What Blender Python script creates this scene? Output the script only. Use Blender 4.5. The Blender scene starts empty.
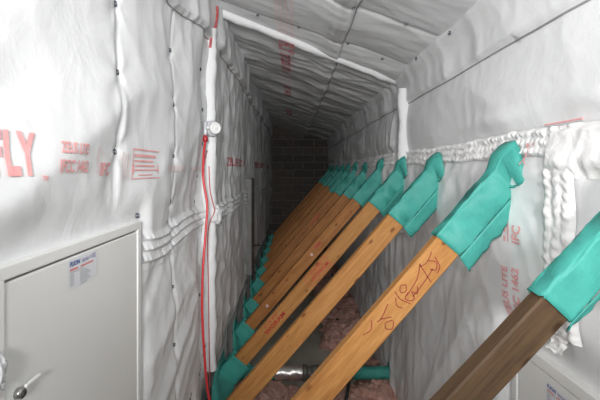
import bpy, bmesh, math, random
from math import sin, cos, pi, exp, radians
from mathutils import Vector, noise as mn

random.seed(4)
SC = bpy.context.scene
COL = SC.collection

# ------------------------------------------------------------------ helpers
def N(x, y, z=0.0):
    return mn.noise(Vector((x, y, z)))

def ridge(x, y, z=0.0):
    return 1.0 - 2.0 * abs(mn.noise(Vector((x, y, z))))

def g(x, c, w):
    return exp(-((x - c) / w) ** 2)

def sstep(a, b, x):
    t = min(1.0, max(0.0, (x - a) / (b - a)))
    return t * t * (3 - 2 * t)

def link(name, me, mat=None, parent=None, smooth=True):
    o = bpy.data.objects.new(name, me)
    COL.objects.link(o)
    if mat:
        me.materials.append(mat)
    if parent:
        o.parent = parent
    if smooth:
        me.polygons.foreach_set('use_smooth', [True] * len(me.polygons))
    return o

def from_bm(name, bm, mat, parent=None, smooth=False):
    me = bpy.data.meshes.new(name)
    bmesh.ops.recalc_face_normals(bm, faces=bm.faces[:])
    bm.to_mesh(me)
    bm.free()
    return link(name, me, mat, parent, smooth)

def pydata(name, v, f, mat, parent=None, smooth=True):
    me = bpy.data.meshes.new(name)
    me.from_pydata(v, [], f)
    me.update()
    return link(name, me, mat, parent, smooth)

def empty(name, loc=(0, 0, 0)):
    o = bpy.data.objects.new(name, None)
    o.empty_display_size = 0.1
    o.location = loc
    COL.objects.link(o)
    return o

def tag(o, label=None, cat=None, group=None, kind=None):
    if label: o['label'] = label
    if cat: o['category'] = cat
    if group: o['group'] = group
    if kind: o['kind'] = kind
    return o

def frange(a, b, st):
    n = max(1, round((b - a) / st))
    return [a + (b - a) * i / n for i in range(n + 1)]

def sheet(name, us, vs, fn, mat, parent=None, flip=False):
    nu, nv = len(us), len(vs)
    V = [fn(u, v) for u in us for v in vs]
    F = []
    for i in range(nu - 1):
        for j in range(nv - 1):
            a = i * nv + j
            q = (a, a + 1, a + nv + 1, a + nv)
            F.append(q[::-1] if flip else q)
    return pydata(name, V, F, mat, parent)

def box_bm(x0, x1, y0, y1, z0, z1, bevel=0.0, seg=2, bm=None):
    own = bmesh.new()
    bmesh.ops.create_cube(own, size=1)
    for v in own.verts:
        v.co = Vector(((x0 + x1) / 2 + v.co.x * (x1 - x0), (y0 + y1) / 2 + v.co.y * (y1 - y0), (z0 + z1) / 2 + v.co.z * (z1 - z0)))
    if bevel:
        bmesh.ops.bevel(own, geom=own.edges[:], offset=bevel, segments=seg, affect='EDGES', profile=0.5)
    if bm is None:
        return own
    me = bpy.data.meshes.new('tmp'); own.to_mesh(me); own.free(); bm.from_mesh(me); bpy.data.meshes.remove(me)
    return bm

def tube(pts, r, n=10, cap=True):
    """swept tube along points; returns verts, faces"""
    pts = [Vector(p) for p in pts]
    V, F = [], []
    rr = r if isinstance(r, (list, tuple)) else [r] * len(pts)
    ref = Vector((0.13, 0.31, 0.94)).normalized()
    for i, p in enumerate(pts):
        d = (pts[min(i + 1, len(pts) - 1)] - pts[max(i - 1, 0)]).normalized()
        a = d.cross(ref)
        if a.length < 0.1:
            a = d.cross(Vector((1, 0, 0)))
        a.normalize()
        b = d.cross(a)
        for k in range(n):
            t = 2 * pi * k / n
            V.append(p + (a * cos(t) + b * sin(t)) * rr[i])
    for i in range(len(pts) - 1):
        for k in range(n):
            k2 = (k + 1) % n
            F.append((i * n + k, i * n + k2, (i + 1) * n + k2, (i + 1) * n + k))
    if cap:
        F.append(tuple(range(n))[::-1])
        F.append(tuple(range((len(pts) - 1) * n, len(pts) * n)))
    return V, F

def smooth_path(P, k=8):
    P = [Vector(p) for p in P]
    out = []
    for i in range(len(P) - 1):
        p0, p1, p2, p3 = P[max(i - 1, 0)], P[i], P[i + 1], P[min(i + 2, len(P) - 1)]
        for j in range(k):
            t = j / k
            out.append(0.5 * ((2 * p1) + (p2 - p0) * t + (2 * p0 - 5 * p1 + 4 * p2 - p3) * t * t + (3 * p1 - p0 - 3 * p2 + p3) * t ** 3))
    out.append(P[-1])
    return out

# ------------------------------------------------------------------ materials
def new_mat(name):
    m = bpy.data.materials.new(name)
    m.use_nodes = True
    nt = m.node_tree
    b = nt.nodes['Principled BSDF']
    return m, nt, b

def nd(nt, typ, **kw):
    n = nt.nodes.new(typ)
    for k, v in kw.items():
        setattr(n, k, v)
    return n

def noise_node(nt, scale, detail=4, rough=0.55, vec=None, dist=0.0):
    n = nd(nt, 'ShaderNodeTexNoise')
    n.inputs['Scale'].default_value = scale
    n.inputs['Detail'].default_value = detail
    n.inputs['Roughness'].default_value = rough
    n.inputs['Distortion'].default_value = dist
    if vec: nt.links.new(vec, n.inputs['Vector'])
    return n

def ramp(nt, fac, stops):
    r = nd(nt, 'ShaderNodeValToRGB')
    while len(r.color_ramp.elements) < len(stops):
        r.color_ramp.elements.new(0.5)
    for e, (p, c) in zip(r.color_ramp.elements, stops):
        e.position = p
        e.color = (c[0], c[1], c[2], 1)
    nt.links.new(fac, r.inputs['Fac'])
    return r

def bump(nt, b, h, strength, dist, prev=None):
    n = nd(nt, 'ShaderNodeBump')
    n.inputs['Strength'].default_value = strength
    n.inputs['Distance'].default_value = dist
    nt.links.new(h, n.inputs['Height'])
    if prev: nt.links.new(prev.outputs['Normal'], n.inputs['Normal'])
    nt.links.new(n.outputs['Normal'], b.inputs['Normal'])
    return n

def obj_vec(nt, scale=(1, 1, 1), rot=(0, 0, 0)):
    t = nd(nt, 'ShaderNodeTexCoord')
    m = nd(nt, 'ShaderNodeMapping')
    m.inputs['Scale'].default_value = scale
    m.inputs['Rotation'].default_value = rot
    nt.links.new(t.outputs['Object'], m.inputs['Vector'])
    return m.outputs['Vector']

def plain(name, col, rough=0.5, metal=0.0, nscale=None, var=0.12, bstr=0.0, bdist=0.002, spec=0.5):
    m, nt, b = new_mat(name)
    b.inputs['Roughness'].default_value = rough
    b.inputs['Metallic'].default_value = metal
    b.inputs['Specular IOR Level'].default_value = spec
    v = obj_vec(nt)
    n = noise_node(nt, nscale or 20, 4, 0.6, v)
    lo = [c * (1 - var) for c in col]; hi = [min(1, c * (1 + var)) for c in col]
    r = ramp(nt, n.outputs['Fac'], [(0.3, lo), (0.7, hi)])
    nt.links.new(r.outputs['Color'], b.inputs['Base Color'])
    if bstr:
        bump(nt, b, n.outputs['Fac'], bstr, bdist)
    return m

def membrane_mat(name, col, stretch, bstr=0.45):
    m, nt, b = new_mat(name)
    b.inputs['Roughness'].default_value = 0.48
    b.inputs['Specular IOR Level'].default_value = 0.35
    v = obj_vec(nt, stretch)
    n1 = noise_node(nt, 6.0, 5, 0.55, v, 0.8)
    n2 = noise_node(nt, 34, 3, 0.5, v, 0.6)
    v3 = obj_vec(nt)
    n3 = noise_node(nt, 1.7, 3, 0.5, v3)
    r = ramp(nt, n3.outputs['Fac'], [(0.3, [c * 0.95 for c in col]), (0.7, col)])
    nt.links.new(r.outputs['Color'], b.inputs['Base Color'])
    p = bump(nt, b, n1.outputs['Fac'], bstr, 0.012)
    bump(nt, b, n2.outputs['Fac'], 0.25, 0.002, p)
    return m

WHITE = (0.80, 0.81, 0.82)
M = {}
M['memb_left'] = membrane_mat('membrane left', WHITE, (1, 1, 0.9), 0.28)
M['memb_right'] = membrane_mat('membrane right', WHITE, (1, 1, 0.9), 0.25)
M['memb_ceil'] = membrane_mat('membrane ceiling', (0.76, 0.77, 0.78), (0.7, 1.4, 1), 0.35)
M['band'] = membrane_mat('quilted band', (0.86, 0.86, 0.86), (1, 2, 2), 0.6)
M['tape'] = membrane_mat('white foil tape', (0.72, 0.73, 0.74), (2, 2, 2), 0.4)
M['door'] = plain('painted panel', (0.80, 0.80, 0.785), 0.42, nscale=3, var=0.02)
M['gap'] = plain('dark gap', (0.05, 0.045, 0.04), 0.8)
M['label'] = plain('paper label', (0.74, 0.75, 0.78), 0.5, var=0.02)
M['ink_blue'] = plain('blue ink', (0.04, 0.09, 0.33), 0.6)
M['ink_lilac'] = plain('lilac ink', (0.38, 0.36, 0.55), 0.6)
M['ink_grey'] = plain('grey ink', (0.42, 0.43, 0.46), 0.6)
M['ink_red'] = plain('red ink', (0.72, 0.22, 0.22), 0.6)
M['print'] = plain('pale red print', (0.84, 0.40, 0.40), 0.5, nscale=60, var=0.14)
M['print_faint'] = plain('faint pink print', (0.82, 0.72, 0.72), 0.5, nscale=30, var=0.06)
M['print_strong'] = plain('red print', (0.66, 0.22, 0.24), 0.5, nscale=50, var=0.2)
M['redline'] = plain('red line tape', (0.50, 0.09, 0.10), 0.5, nscale=80, var=0.3)
M['marker'] = plain('black marker', (0.04, 0.04, 0.045), 0.6)
M['fixing'] = plain('dark grey plastic', (0.07, 0.08, 0.10), 0.35)
M['fixing_c'] = plain('grey metal pin', (0.40, 0.42, 0.45), 0.3, 0.6)
M['plastic'] = plain('white plastic', (0.82, 0.83, 0.83), 0.3, var=0.02)
M['clear'] = plain('grey translucent plastic', (0.55, 0.57, 0.60), 0.2, var=0.05)
M['hose'] = plain('red hose', (0.62, 0.035, 0.045), 0.35, var=0.08)
M['hose_d'] = plain('dark red collar', (0.38, 0.02, 0.03), 0.4)
M['black'] = plain('black cable', (0.02, 0.02, 0.022), 0.45)
M['lock'] = plain('lock metal', (0.35, 0.35, 0.34), 0.3, 0.9)
M['batten'] = plain('grey batten', (0.17, 0.17, 0.165), 0.55, nscale=9, var=0.12)
M['plug'] = plain('pale pink plug', (0.72, 0.48, 0.43), 0.5)
M['clamp'] = plain('dark clamp', (0.16, 0.15, 0.13), 0.45, 0.3)

def teal_mat(name, col):
    m, nt, b = new_mat(name)
    b.inputs['Roughness'].default_value = 0.55
    b.inputs['Specular IOR Level'].default_value = 0.4
    v = obj_vec(nt)
    n = noise_node(nt, 9, 4, 0.6, v)
    r = ramp(nt, n.outputs['Fac'], [(0.3, [c * 0.86 for c in col]), (0.7, [c * 1.08 for c in col])])
    nt.links.new(r.outputs['Color'], b.inputs['Base Color'])
    w = nd(nt, 'ShaderNodeTexWave', wave_type='BANDS', bands_direction='DIAGONAL')
    w.inputs['Scale'].default_value = 160
    w.inputs['Distortion'].default_value = 1.0
    nt.links.new(v, w.inputs['Vector'])
    p = bump(nt, b, w.outputs['Fac'], 0.25, 0.001)
    bump(nt, b, noise_node(nt, 22, 4, 0.6, v).outputs['Fac'], 0.5, 0.008, p)
    return m
M['teal'] = teal_mat('teal tape', (0.056, 0.350, 0.300))

def wood_mat(name, c1, c2, c3, theta):
    m, nt, b = new_mat(name)
    b.inputs['Roughness'].default_value = 0.6
    b.inputs['Specular IOR Level'].default_value = 0.3
    t = nd(nt, 'ShaderNodeTexCoord')
    oi = nd(nt, 'ShaderNodeObjectInfo')
    addv = nd(nt, 'ShaderNodeVectorMath', operation='MULTIPLY_ADD')
    nt.links.new(oi.outputs['Random'], addv.inputs[0])
    addv.inputs[1].default_value = (7.0, 3.0, 5.0)
    nt.links.new(t.outputs['Object'], addv.inputs[2])
    r0 = nd(nt, 'ShaderNodeVectorRotate', rotation_type='Y_AXIS')
    r0.inputs['Angle'].default_value = theta
    nt.links.new(addv.outputs[0], r0.inputs['Vector'])
    mp = nd(nt, 'ShaderNodeMapping')
    mp.inputs['Scale'].default_value = (1.2, 14, 14)
    nt.links.new(r0.outputs['Vector'], mp.inputs['Vector'])
    v = mp.outputs['Vector']
    n1 = noise_node(nt, 3.0, 6, 0.62, v, 0.5)
    n2 = noise_node(nt, 12.0, 4, 0.6, v, 0.2)
    cr = ramp(nt, n1.outputs['Fac'], [(0.25, c3), (0.48, c2), (0.72, c1)])
    mul = nd(nt, 'ShaderNodeMix', data_type='RGBA', blend_type='MULTIPLY')
    mul.inputs[0].default_value = 0.45
    gr = ramp(nt, n2.outputs['Fac'], [(0.3, (0.55, 0.5, 0.45)), (0.65, (1, 1, 1))])
    nt.links.new(cr.outputs['Color'], mul.inputs[6]); nt.links.new(gr.outputs['Color'], mul.inputs[7])
    # knots
    mp2 = nd(nt, 'ShaderNodeMapping'); mp2.inputs['Scale'].default_value = (8, 15, 17)
    nt.links.new(r0.outputs['Vector'], mp2.inputs['Vector'])
    vo = nd(nt, 'ShaderNodeTexVoronoi'); vo.inputs['Scale'].default_value = 1.0
    nt.links.new(mp2.outputs['Vector'], vo.inputs['Vector'])
    kr = ramp(nt, vo.outputs['Distance'], [(0.07, (0.32, 0.19, 0.12)), (0.17, (1, 1, 1))])
    mul2 = nd(nt, 'ShaderNodeMix', data_type='RGBA', blend_type='MULTIPLY'); mul2.inputs[0].default_value = 0.9
    nt.links.new(mul.outputs[2], mul2.inputs[6]); nt.links.new(kr.outputs['Color'], mul2.inputs[7])
    nt.links.new(mul2.outputs[2], b.inputs['Base Color'])
    bump(nt, b, n2.outputs['Fac'], 0.25, 0.002)
    return m

# ------------------------------------------------------------------ layout (metres, eye at the origin, X right, Y into the loft, Z up)
LX, RX = -0.46, 0.74           # side walls
YB, YF = 8.0, -1.9            # brick end wall, end behind the viewer
CZL, CZR = 0.955, 0.615        # ceiling height at left / right wall
FZ = -1.62
SLOPE = (CZR - CZL) / (RX - LX)
def ceil_z(x): return CZL + SLOPE * (x - LX)

STUDS = [-0.40, 0.08, 0.56, 1.034, 1.51, 1.985]
TH = math.atan(1.152)
UX, UZ = cos(TH), sin(TH)
TX, TZ = -sin(TH), cos(TH)     # perpendicular, up-left
def axis_z(x): return -0.25 + 1.152 * (x - 0.502)

def crinkle(a, b, k):
    w = 0.5 * N(a * 3.1, b * 3.1, k)
    return ridge(a * 4.2 + w, b * 4.2 - w, k + 1) * 0.6 + ridge(a * 9.5 - w, b * 9.5 + w, k + 2) * 0.4

# ---- left membrane
def lap_z(y): return 0.60 + 0.09 * sstep(1.3, 2.1, y) + 0.012 * N(y * 2.0, 0.3)
def dleft(y, z):
    near = 1 - sstep(2.2, 2.5, y)
    d = 0.016 * N(y * 1.3, z * 1.1, 1.7) + 0.008 * N(y * 3.1, z * 2.4, 5.1)
    # stud lines pulled in, sheet pillowing between them
    s = 0.0
    for ys in STUDS:
        s += g(y, ys, 0.012) * 0.006 + g(y, ys, 0.09) * 0.004
        if abs(y - ys) < 0.4:
            for zs in (0.43, 0.25, 0.05, -0.14):
                # creases fanning out from each fixing
                dy, dz = y - ys, z - zs
                r = math.hypot(dy, dz)
                if r < 0.3:
                    an = math.atan2(dz, dy)
                    s += 0.008 * exp(-r / 0.03) + 0.004 * cos(an * 5 + 3 * ys + 7 * zs) * exp(-r / 0.09) * sstep(0.0, 0.03, r)
    low = 1 - sstep(-0.30, -0.22, z)
    a = y * 0.80 + z * 0.45
    q = y * 0.45 - z * 0.80
    up = 0.016 * ridge(q * 3.0, a * 1.1, 9.0) + 0.004 * ridge(a * 4.5, q * 3.0, 3.0)
    lo = 0.020 * ridge(q * 5.2, a * 0.9, 4.4) + 0.007 * ridge(q * 11, a * 2.0, 7.1) + 0.006 * ridge(a * 5, q * 2.5, 7.9)
    far = 0.017 * ridge(y * 3.4 + 0.4 * z, z * 0.9, 2.2) + 0.008 * ridge(y * 8.0 - z * 0.8, z * 2.2, 6.3) + 0.008 * ridge(y * 5 + z * 4, z * 4 - y, 8.3)
    edge = sstep(1.4, 1.95, y)
    d += near * (up * (1 + 0.8 * edge) * (1 - low) + edge * (1 - low) * 0.008 * ridge(y * 7, z * 1.6, 2.9) + lo * low - s) + (1 - near) * far + 0.0038 * (1 + 0.8 * edge + (1 - near)) * crinkle(y, z, 80.0)
    # lap of the ceiling sheet folded down over the wall
    zl = lap_z(y)
    d += sstep(zl - 0.006, zl + 0.004, z) * (0.026 + 0.008 * ridge(y * 3.5, z * 3.0, 12.0))
    d -= 0.026 * g(y, 2.03, 0.15)
    # sheet tucked back behind the tape at the foot of the braces
    d -= 0.07 * (1 - sstep(-1.22, -1.00, z)) * sstep(1.9, 2.3, y)
    # the hatch frame holds the sheet back
    if y < 1.30 and y > 0.40:
        w = (1 - sstep(1.19, 1.27, y)) * sstep(0.44, 0.60, y) * (1 - sstep(-0.145, -0.05, z))
        d = d * (1 - w) - 0.006 * w
    return d

def P_left(y, z):
    return Vector((LX + dleft(y, z), y, z))

def pleat_z(y): return -0.245 + 0.02 * N(y * 2.5, 8.1)
def P_pleat(y, t):
    c = pleat_z(y)
    z = c + 0.065 - 0.13 * t
    d = 0.0
    for k, (tc, w) in enumerate(((0.18, 0.10), (0.42, 0.11), (0.68, 0.12))):
        u = (t - tc - 0.03 * N(y * 4, k * 3.0)) / w
        st = 0.85 + 0.25 * N(y * 22, k * 2.0) + 0.10 * sin(y * 230 + k)
        # each pleat: sharp lip on its lower side
        if -1.3 < u < 1.0:
            d = max(d, 0.013 * st * sstep(-1.3, 0.75, u) * (1 - sstep(0.75, 1.0, u)))
    e = sstep(0, 0.06, t) * sstep(0, 0.06, 1 - t)
    base = (dleft(y, c + 0.08) * (1 - t) + dleft(y, c - 0.08) * t)
    base = max(base, dleft(y, z))
    return Vector((LX + base + 0.002 + d * e, y, z))

# ---- right membrane (returned displacement points into the room, -X)
def dright(y, z):
    near = 1 - sstep(2.7, 2.85, y)
    zl = 0.43 + 0.01 * N(y * 1.7, 0.9)
    zb = 0.115
    d = 0.010 * N(y * 1.2, z * 1.3, 21.0)
    if z > zl:
        d += 0.014 * sstep(zl - 0.002, zl + 0.010, z) + 0.010 * ridge(y * 2.6, z * 1.6 + y * 0.8, 15.0) + 0.004 * ridge(y * 7, z * 3, 19.0)
        d += 0.035 * g(z, ceil_z(RX), 0.05)
    elif z > zb - 0.1:
        t = (z - zb) / (zl - zb)
        d += 0.020 * max(0.0, sin(pi * min(1, max(0, t)))) * (0.8 + 0.8 * N(y * 1.6, 3.3))
        d += 0.012 * ridge(y * 1.3 - z * 0.7, z * 2.6, 33.0) * sstep(0.0, 0.3, t + 0.1) * (1 - 0.6 * sstep(0.5, 1, t))
        d += 0.012 * g(z, zb + 0.06, 0.03) * (0.5 + N(y * 3.0, 7.7))
    d += 0.004 * (1 + (z < zb) * 1.0 + (1 - near)) * crinkle(y, z, 90.0)
    lw = 1 - sstep(zb - 0.14, zb - 0.02, z)
    fold = 0.026 * ridge(y * 1.9 + z * 0.9, z * 0.8, 41.0) + 0.007 * ridge(y * 5 + z * 2.2, z * 1.3, 44.0) + 0.004 * ridge(y * 4 - z * 5, z * 3 + y * 3, 46.0) + 0.012 * sstep(1.9, 2.6, y) * ridge(y * 7, z * 0.8, 48.0)
    d += lw * fold
    d += lw * 0.012 * g(y, 1.36, 0.12) * g(z, -0.28, 0.24)
    d += (1 - near) * (0.014 * ridge(y * 5.0, z * 1.4, 51.0) + 0.006 * ridge(y * 11, z * 3, 53.0))
    # hatch frame in the lower right
    w = (1 - sstep(1.31, 1.42, y)) * sstep(0.45, 0.58, y) * (1 - sstep(-0.54, -0.42, z))
    d = d * (1 - w) - 0.010 * w
    return d

def P_right(y, z):
    return Vector((RX - dright(y, z), y, z))

# ---- ceiling
CROWS = [0.75, 1.25, 1.80, 2.29]
def dceil(x, y):
    near = 1 - sstep(2.3, 2.7, y)
    yy = y - 0.15 * (x - 0.1)
    d = 0.010 * N(x * 1.4, y * 1.3, 61.0)
    d += near * (0.007 * ridge(x * 1.5, yy * 2.2, 63.0) + 0.003 * ridge(x * 4, y * 5, 65.0))
    d += 0.005 * (1 + (1 - near)) * crinkle(x * 0.7, yy * 1.2, 100.0)
    for yr in CROWS:
        d -= near * (0.007 * g(yy, yr, 0.014) + 0.006 * g(yy, yr, 0.08))
    d += (1 - near) * (0.021 * ridge(x * 0.9, yy * 2.1, 71.0) + 0.011 * ridge(x * 1.7 + y, yy * 4.7, 74.0) + 0.006 * ridge(x * 5, y * 8, 77.0))
    # lap joint running along the ceiling
    xl = 0.285 + 0.01 * N(y * 2, 5.5)
    d += 0.020 * (1 - sstep(xl - 0.003, xl + 0.010, x)) * sstep(xl - 0.16, xl - 0.04, x)
    if xl - 0.10 < x < xl:
        d += 0.005 * sin(y * 210) * sin((x - xl) * 190) * near
    return d

def P_ceil(x, y):
    return Vector((x, y, ceil_z(x) - dceil(x, y)))

ys_near = frange(YF, -0.3, 0.04) + frange(-0.3, 3.2, 0.0105)[1:]
ys_far = frange(3.2, YB + 0.02, 0.03)[1:]
YS = ys_near + ys_far
wall_left = sheet('wall_left', YS, frange(-1.70, 1.0, 0.0125), P_left, M['memb_left'], flip=True)
tag(wall_left, 'left wall lined with creased white vapour membrane', 'wall', kind='structure')
sheet('pleated_band', frange(1.215, 3.0, 0.006) + frange(3.0, 7.9, 0.03)[1:], [i / 36 for i in range(37)], P_pleat, M['memb_left'], wall_left)
wall_right = sheet('wall_right', frange(YF, -0.3, 0.04) + frange(-0.3, 3.0, 0.0115)[1:] + frange(3.0, YB + 0.02, 0.03)[1:], frange(-1.70, 0.72, 0.0115), P_right, M['memb_right'])
tag(wall_right, 'right wall lined with billowing white membrane', 'wall', kind='structure')
ceiling = sheet('ceiling', frange(LX - 0.04, RX + 0.04, 0.0125), frange(YF, 0.3, 0.04) + frange(0.3, 3.6, 0.0125)[1:] + frange(3.6, YB + 0.02, 0.025)[1:], P_ceil, M['memb_ceil'])
tag(ceiling, 'sloping ceiling lined with sagging white membrane', 'ceiling', kind='structure')
wf = from_bm('wall_front', box_bm(LX - 0.1, RX + 0.1, YF - 0.08, YF, -1.7, 1.05), M['memb_left'])
tag(wf, 'white lined wall behind the viewer', 'wall', kind='structure')

# ---- brick end wall
def brick_mat():
    m, nt, b = new_mat('soot dark brick')  # evenly dark brick tones
    b.inputs['Roughness'].default_value = 0.85
    t = nd(nt, 'ShaderNodeTexCoord')
    sx = nd(nt, 'ShaderNodeSeparateXYZ'); cb = nd(nt, 'ShaderNodeCombineXYZ')
    nt.links.new(t.outputs['Object'], sx.inputs[0])
    nt.links.new(sx.outputs['X'], cb.inputs['X']); nt.links.new(sx.outputs['Z'], cb.inputs['Y'])
    br = nd(nt, 'ShaderNodeTexBrick')
    br.inputs['Scale'].default_value = 1.0
    br.inputs['Mortar Size'].default_value = 0.012
    br.inputs['Brick Width'].default_value = 0.42
    br.inputs['Row Height'].default_value = 0.152
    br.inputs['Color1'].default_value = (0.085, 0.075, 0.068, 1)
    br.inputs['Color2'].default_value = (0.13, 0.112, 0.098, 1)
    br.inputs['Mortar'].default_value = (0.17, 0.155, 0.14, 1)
    nt.links.new(cb.outputs[0], br.inputs['Vector'])
    n = noise_node(nt, 14, 5, 0.65, t.outputs['Object'])
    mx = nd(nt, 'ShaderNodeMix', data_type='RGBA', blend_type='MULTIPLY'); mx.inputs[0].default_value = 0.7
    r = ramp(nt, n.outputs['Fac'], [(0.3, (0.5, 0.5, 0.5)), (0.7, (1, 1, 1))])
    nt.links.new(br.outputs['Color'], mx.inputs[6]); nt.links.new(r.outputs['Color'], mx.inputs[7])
    nt.links.new(mx.outputs[2], b.inputs['Base Color'])
    iv = nd(nt, 'ShaderNodeMath', operation='SUBTRACT'); iv.inputs[0].default_value = 1.0
    nt.links.new(br.outputs['Fac'], iv.inputs[1])
    p = bump(nt, b, iv.outputs[0], 0.8, 0.012)
    bump(nt, b, n.outputs['Fac'], 0.4, 0.01, p)
    return m
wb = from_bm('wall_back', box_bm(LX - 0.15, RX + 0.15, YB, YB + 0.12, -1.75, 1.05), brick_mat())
tag(wb, 'dark brick wall closing the far end of the loft void', 'wall', kind='structure')

fl = from_bm('floor', box_bm(LX - 0.15, RX + 0.15, YF - 0.08, YB + 0.1, FZ - 0.08, FZ),
             plain('grey floor board', (0.44, 0.415, 0.35), 0.7, nscale=4, var=0.15, bstr=0.2))
tag(fl, 'dull grey boarded floor between the braces', 'floor', kind='structure')

# ------------------------------------------------------------------ foil-taped joint: two posts and a ceiling ridge
def soft_strip(name, path, half_w, depth, wdir_fn, ddir_fn, mat, amp=0.009):
    """rounded strip swept along a path; wdir across the strip, ddir out of the wall"""
    V, F = [], []
    prof = [(-1, -0.3), (-1, 0.55), (-0.8, 0.88), (-0.35, 1.0), (0.35, 1.0), (0.8, 0.88), (1, 0.55), (1, -0.3)]
    n = len(prof)
    for i, p in enumerate(path):
        p = Vector(p); w = wdir_fn(p); d = ddir_fn(p)
        for k, (a, c) in enumerate(prof):
            q = p + w * (a * half_w) + d * (c * depth)
            nn = amp * (N(q.x * 9 + q.y * 4, q.z * 9, 3 + k * 0.2) + 0.5 * N(q.x * 25, q.z * 25, q.y * 20))
            V.append(q + d * nn + w * nn * 0.6)
    for i in range(len(path) - 1):
        for k in range(n - 1):
            a = i * n + k
            F.append((a, a + 1, a + n + 1, a + n))
    return pydata(name, V, F, mat)

X, Y, Z = Vector((1, 0, 0)), Vector((0, 1, 0)), Vector((0, 0, 1))
path = [(LX + 0.002, 2.105, z) for z in frange(-1.05, 0.74, 0.02)]
t1 = soft_strip('trim_1', path, 0.028, 0.054, lambda p: Y, lambda p: X, M['tape'])
tag(t1, 'white foil-taped upright joint on the left wall', 'trim', kind='structure')
path = [(RX, 2.565, z) for z in frange(-0.4, 0.52, 0.02)]
t2 = soft_strip('trim_2', path, 0.028, 0.066, lambda p: Y, lambda p: -X, M['tape'])
tag(t2, 'white foil-taped upright joint on the right wall', 'trim', kind='structure')
def ridge_y(x): return 2.33 + 0.40 * (x - LX) / (RX - LX)
path = [(x, ridge_y(x), ceil_z(x) + 0.004) for x in frange(LX, RX, 0.02)]
t3 = soft_strip('trim_3', path, 0.034, 0.054, lambda p: Y, lambda p: -Z, M['tape'])
tag(t3, 'white foil-taped ridge crossing the ceiling', 'trim', kind='structure')
# bunched tape knot where pleats wrap the left joint
def blob(c, r, seed, sub=3, amp=0.35, freq=6.0, squash=(1, 1, 1)):
    bm = bmesh.new()
    bmesh.ops.create_icosphere(bm, subdivisions=sub, radius=1.0)
    for v in bm.verts:
        d = v.co.normalized()
        k = 1 + amp * N(d.x * 1.6 + seed, d.y * 1.6, d.z * 1.6) + amp * 0.6 * N(d.x * freq, d.y * freq + seed, d.z * freq)
        v.co = Vector(c) + Vector((d.x * r * k * squash[0], d.y * r * k * squash[1], d.z * r * k * squash[2]))
    return bm
from_bm('bunched_tape', blob((LX + 0.045, 2.11, -0.235), 0.042, 3.3, 4, 0.3, 5, (0.9, 1.0, 1.2)), M['tape'], t1, True)
# red line along the left joint
def ribbon(pts, w, wdir, off, th=0.0012):
    V, F = [], []
    for i, p in enumerate(pts):
        p = Vector(p)
        V += [p - wdir * w / 2 + off, p + wdir * w / 2 + off]
    for i in range(len(pts) - 1):
        a = 2 * i
        F.append((a, a + 1, a + 3, a + 2))
    return V, F
pts = smooth_path([(LX + 0.050, 2.166, 0.885), (LX + 0.052, 2.156, 0.84), (LX + 0.05, 2.120, 0.76), (LX + 0.036, 2.080, 0.69), (LX + 0.030, 2.076, 0.635)])
V, F = tube(pts, 0.007, 6)
pydata('red_line', V, F, M['redline'], t1)
pts = smooth_path([(LX + 0.025, 2.072, 0.02), (LX + 0.03, 2.072, -0.1), (LX + 0.048, 2.066, -0.18), (LX + 0.055, 2.062, -0.215),
                   (LX + 0.02, 2.072, -0.32), (LX + 0.022, 2.072, -0.6), (LX + 0.026, 2.072, -0.9), (LX + 0.03, 2.072, -1.13)])
V, F = tube(pts, 0.0028, 6)
pydata('red_line', V, F, M['redline'], t1)

# ------------------------------------------------------------------ printing pressed on to a membrane
def text_mesh(body, size, align='LEFT', bold=False):
    cu = bpy.data.curves.new('t', 'FONT')
    cu.body = body
    cu.size = size
    cu.align_x = align
    cu.resolution_u = 3
    cu.offset = size * (0.030 * (1 + 0.35 * (bold - 1)) if bold else 0.026)
    cu.space_character = 1.12 if bold == 2 else 1.0
    o = bpy.data.objects.new('t', cu)
    COL.objects.link(o)
    bpy.context.view_layer.update()
    dg = bpy.context.evaluated_depsgraph_get()
    me = bpy.data.meshes.new_from_object(o.evaluated_get(dg))
    bpy.data.objects.remove(o); bpy.data.curves.remove(cu)
    return me

def press(name, me, fn, parent, mat, step=0.007, sx=1.0):
    """fn maps text-plane (u, v) to a point on the surface"""
    bm = bmesh.new(); bm.from_mesh(me)
    for v in bm.verts: v.co.x *= sx
    if bm.verts:
        for ax in (0, 1):
            lo = min(v.co[ax] for v in bm.verts); hi = max(v.co[ax] for v in bm.verts)
            c = lo + step
            while c < hi:
                no = Vector((1, 0, 0)) if ax == 0 else Vector((0, 1, 0))
                bmesh.ops.bisect_plane(bm, geom=bm.verts[:] + bm.edges[:] + bm.faces[:], plane_co=no * c, plane_no=no)
                c += step
    for v in bm.verts:
        v.co = fn(v.co.x, v.co.y)
    m2 = bpy.data.meshes.new(name)
    bm.to_mesh(m2); bm.free(); bpy.data.meshes.remove(me)
    return link(name, m2, mat, parent, False)

def rect_mesh(rs):
    V, F = [], []
    for (x0, x1, y0, y1) in rs:
        a = len(V)
        V += [(x0, y0, 0), (x1, y0, 0), (x1, y1, 0), (x0, y1, 0)]
        F.append((a, a + 1, a + 2, a + 3))
    me = bpy.data.meshes.new('r'); me.from_pydata(V, [], F); me.update()
    return me

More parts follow.
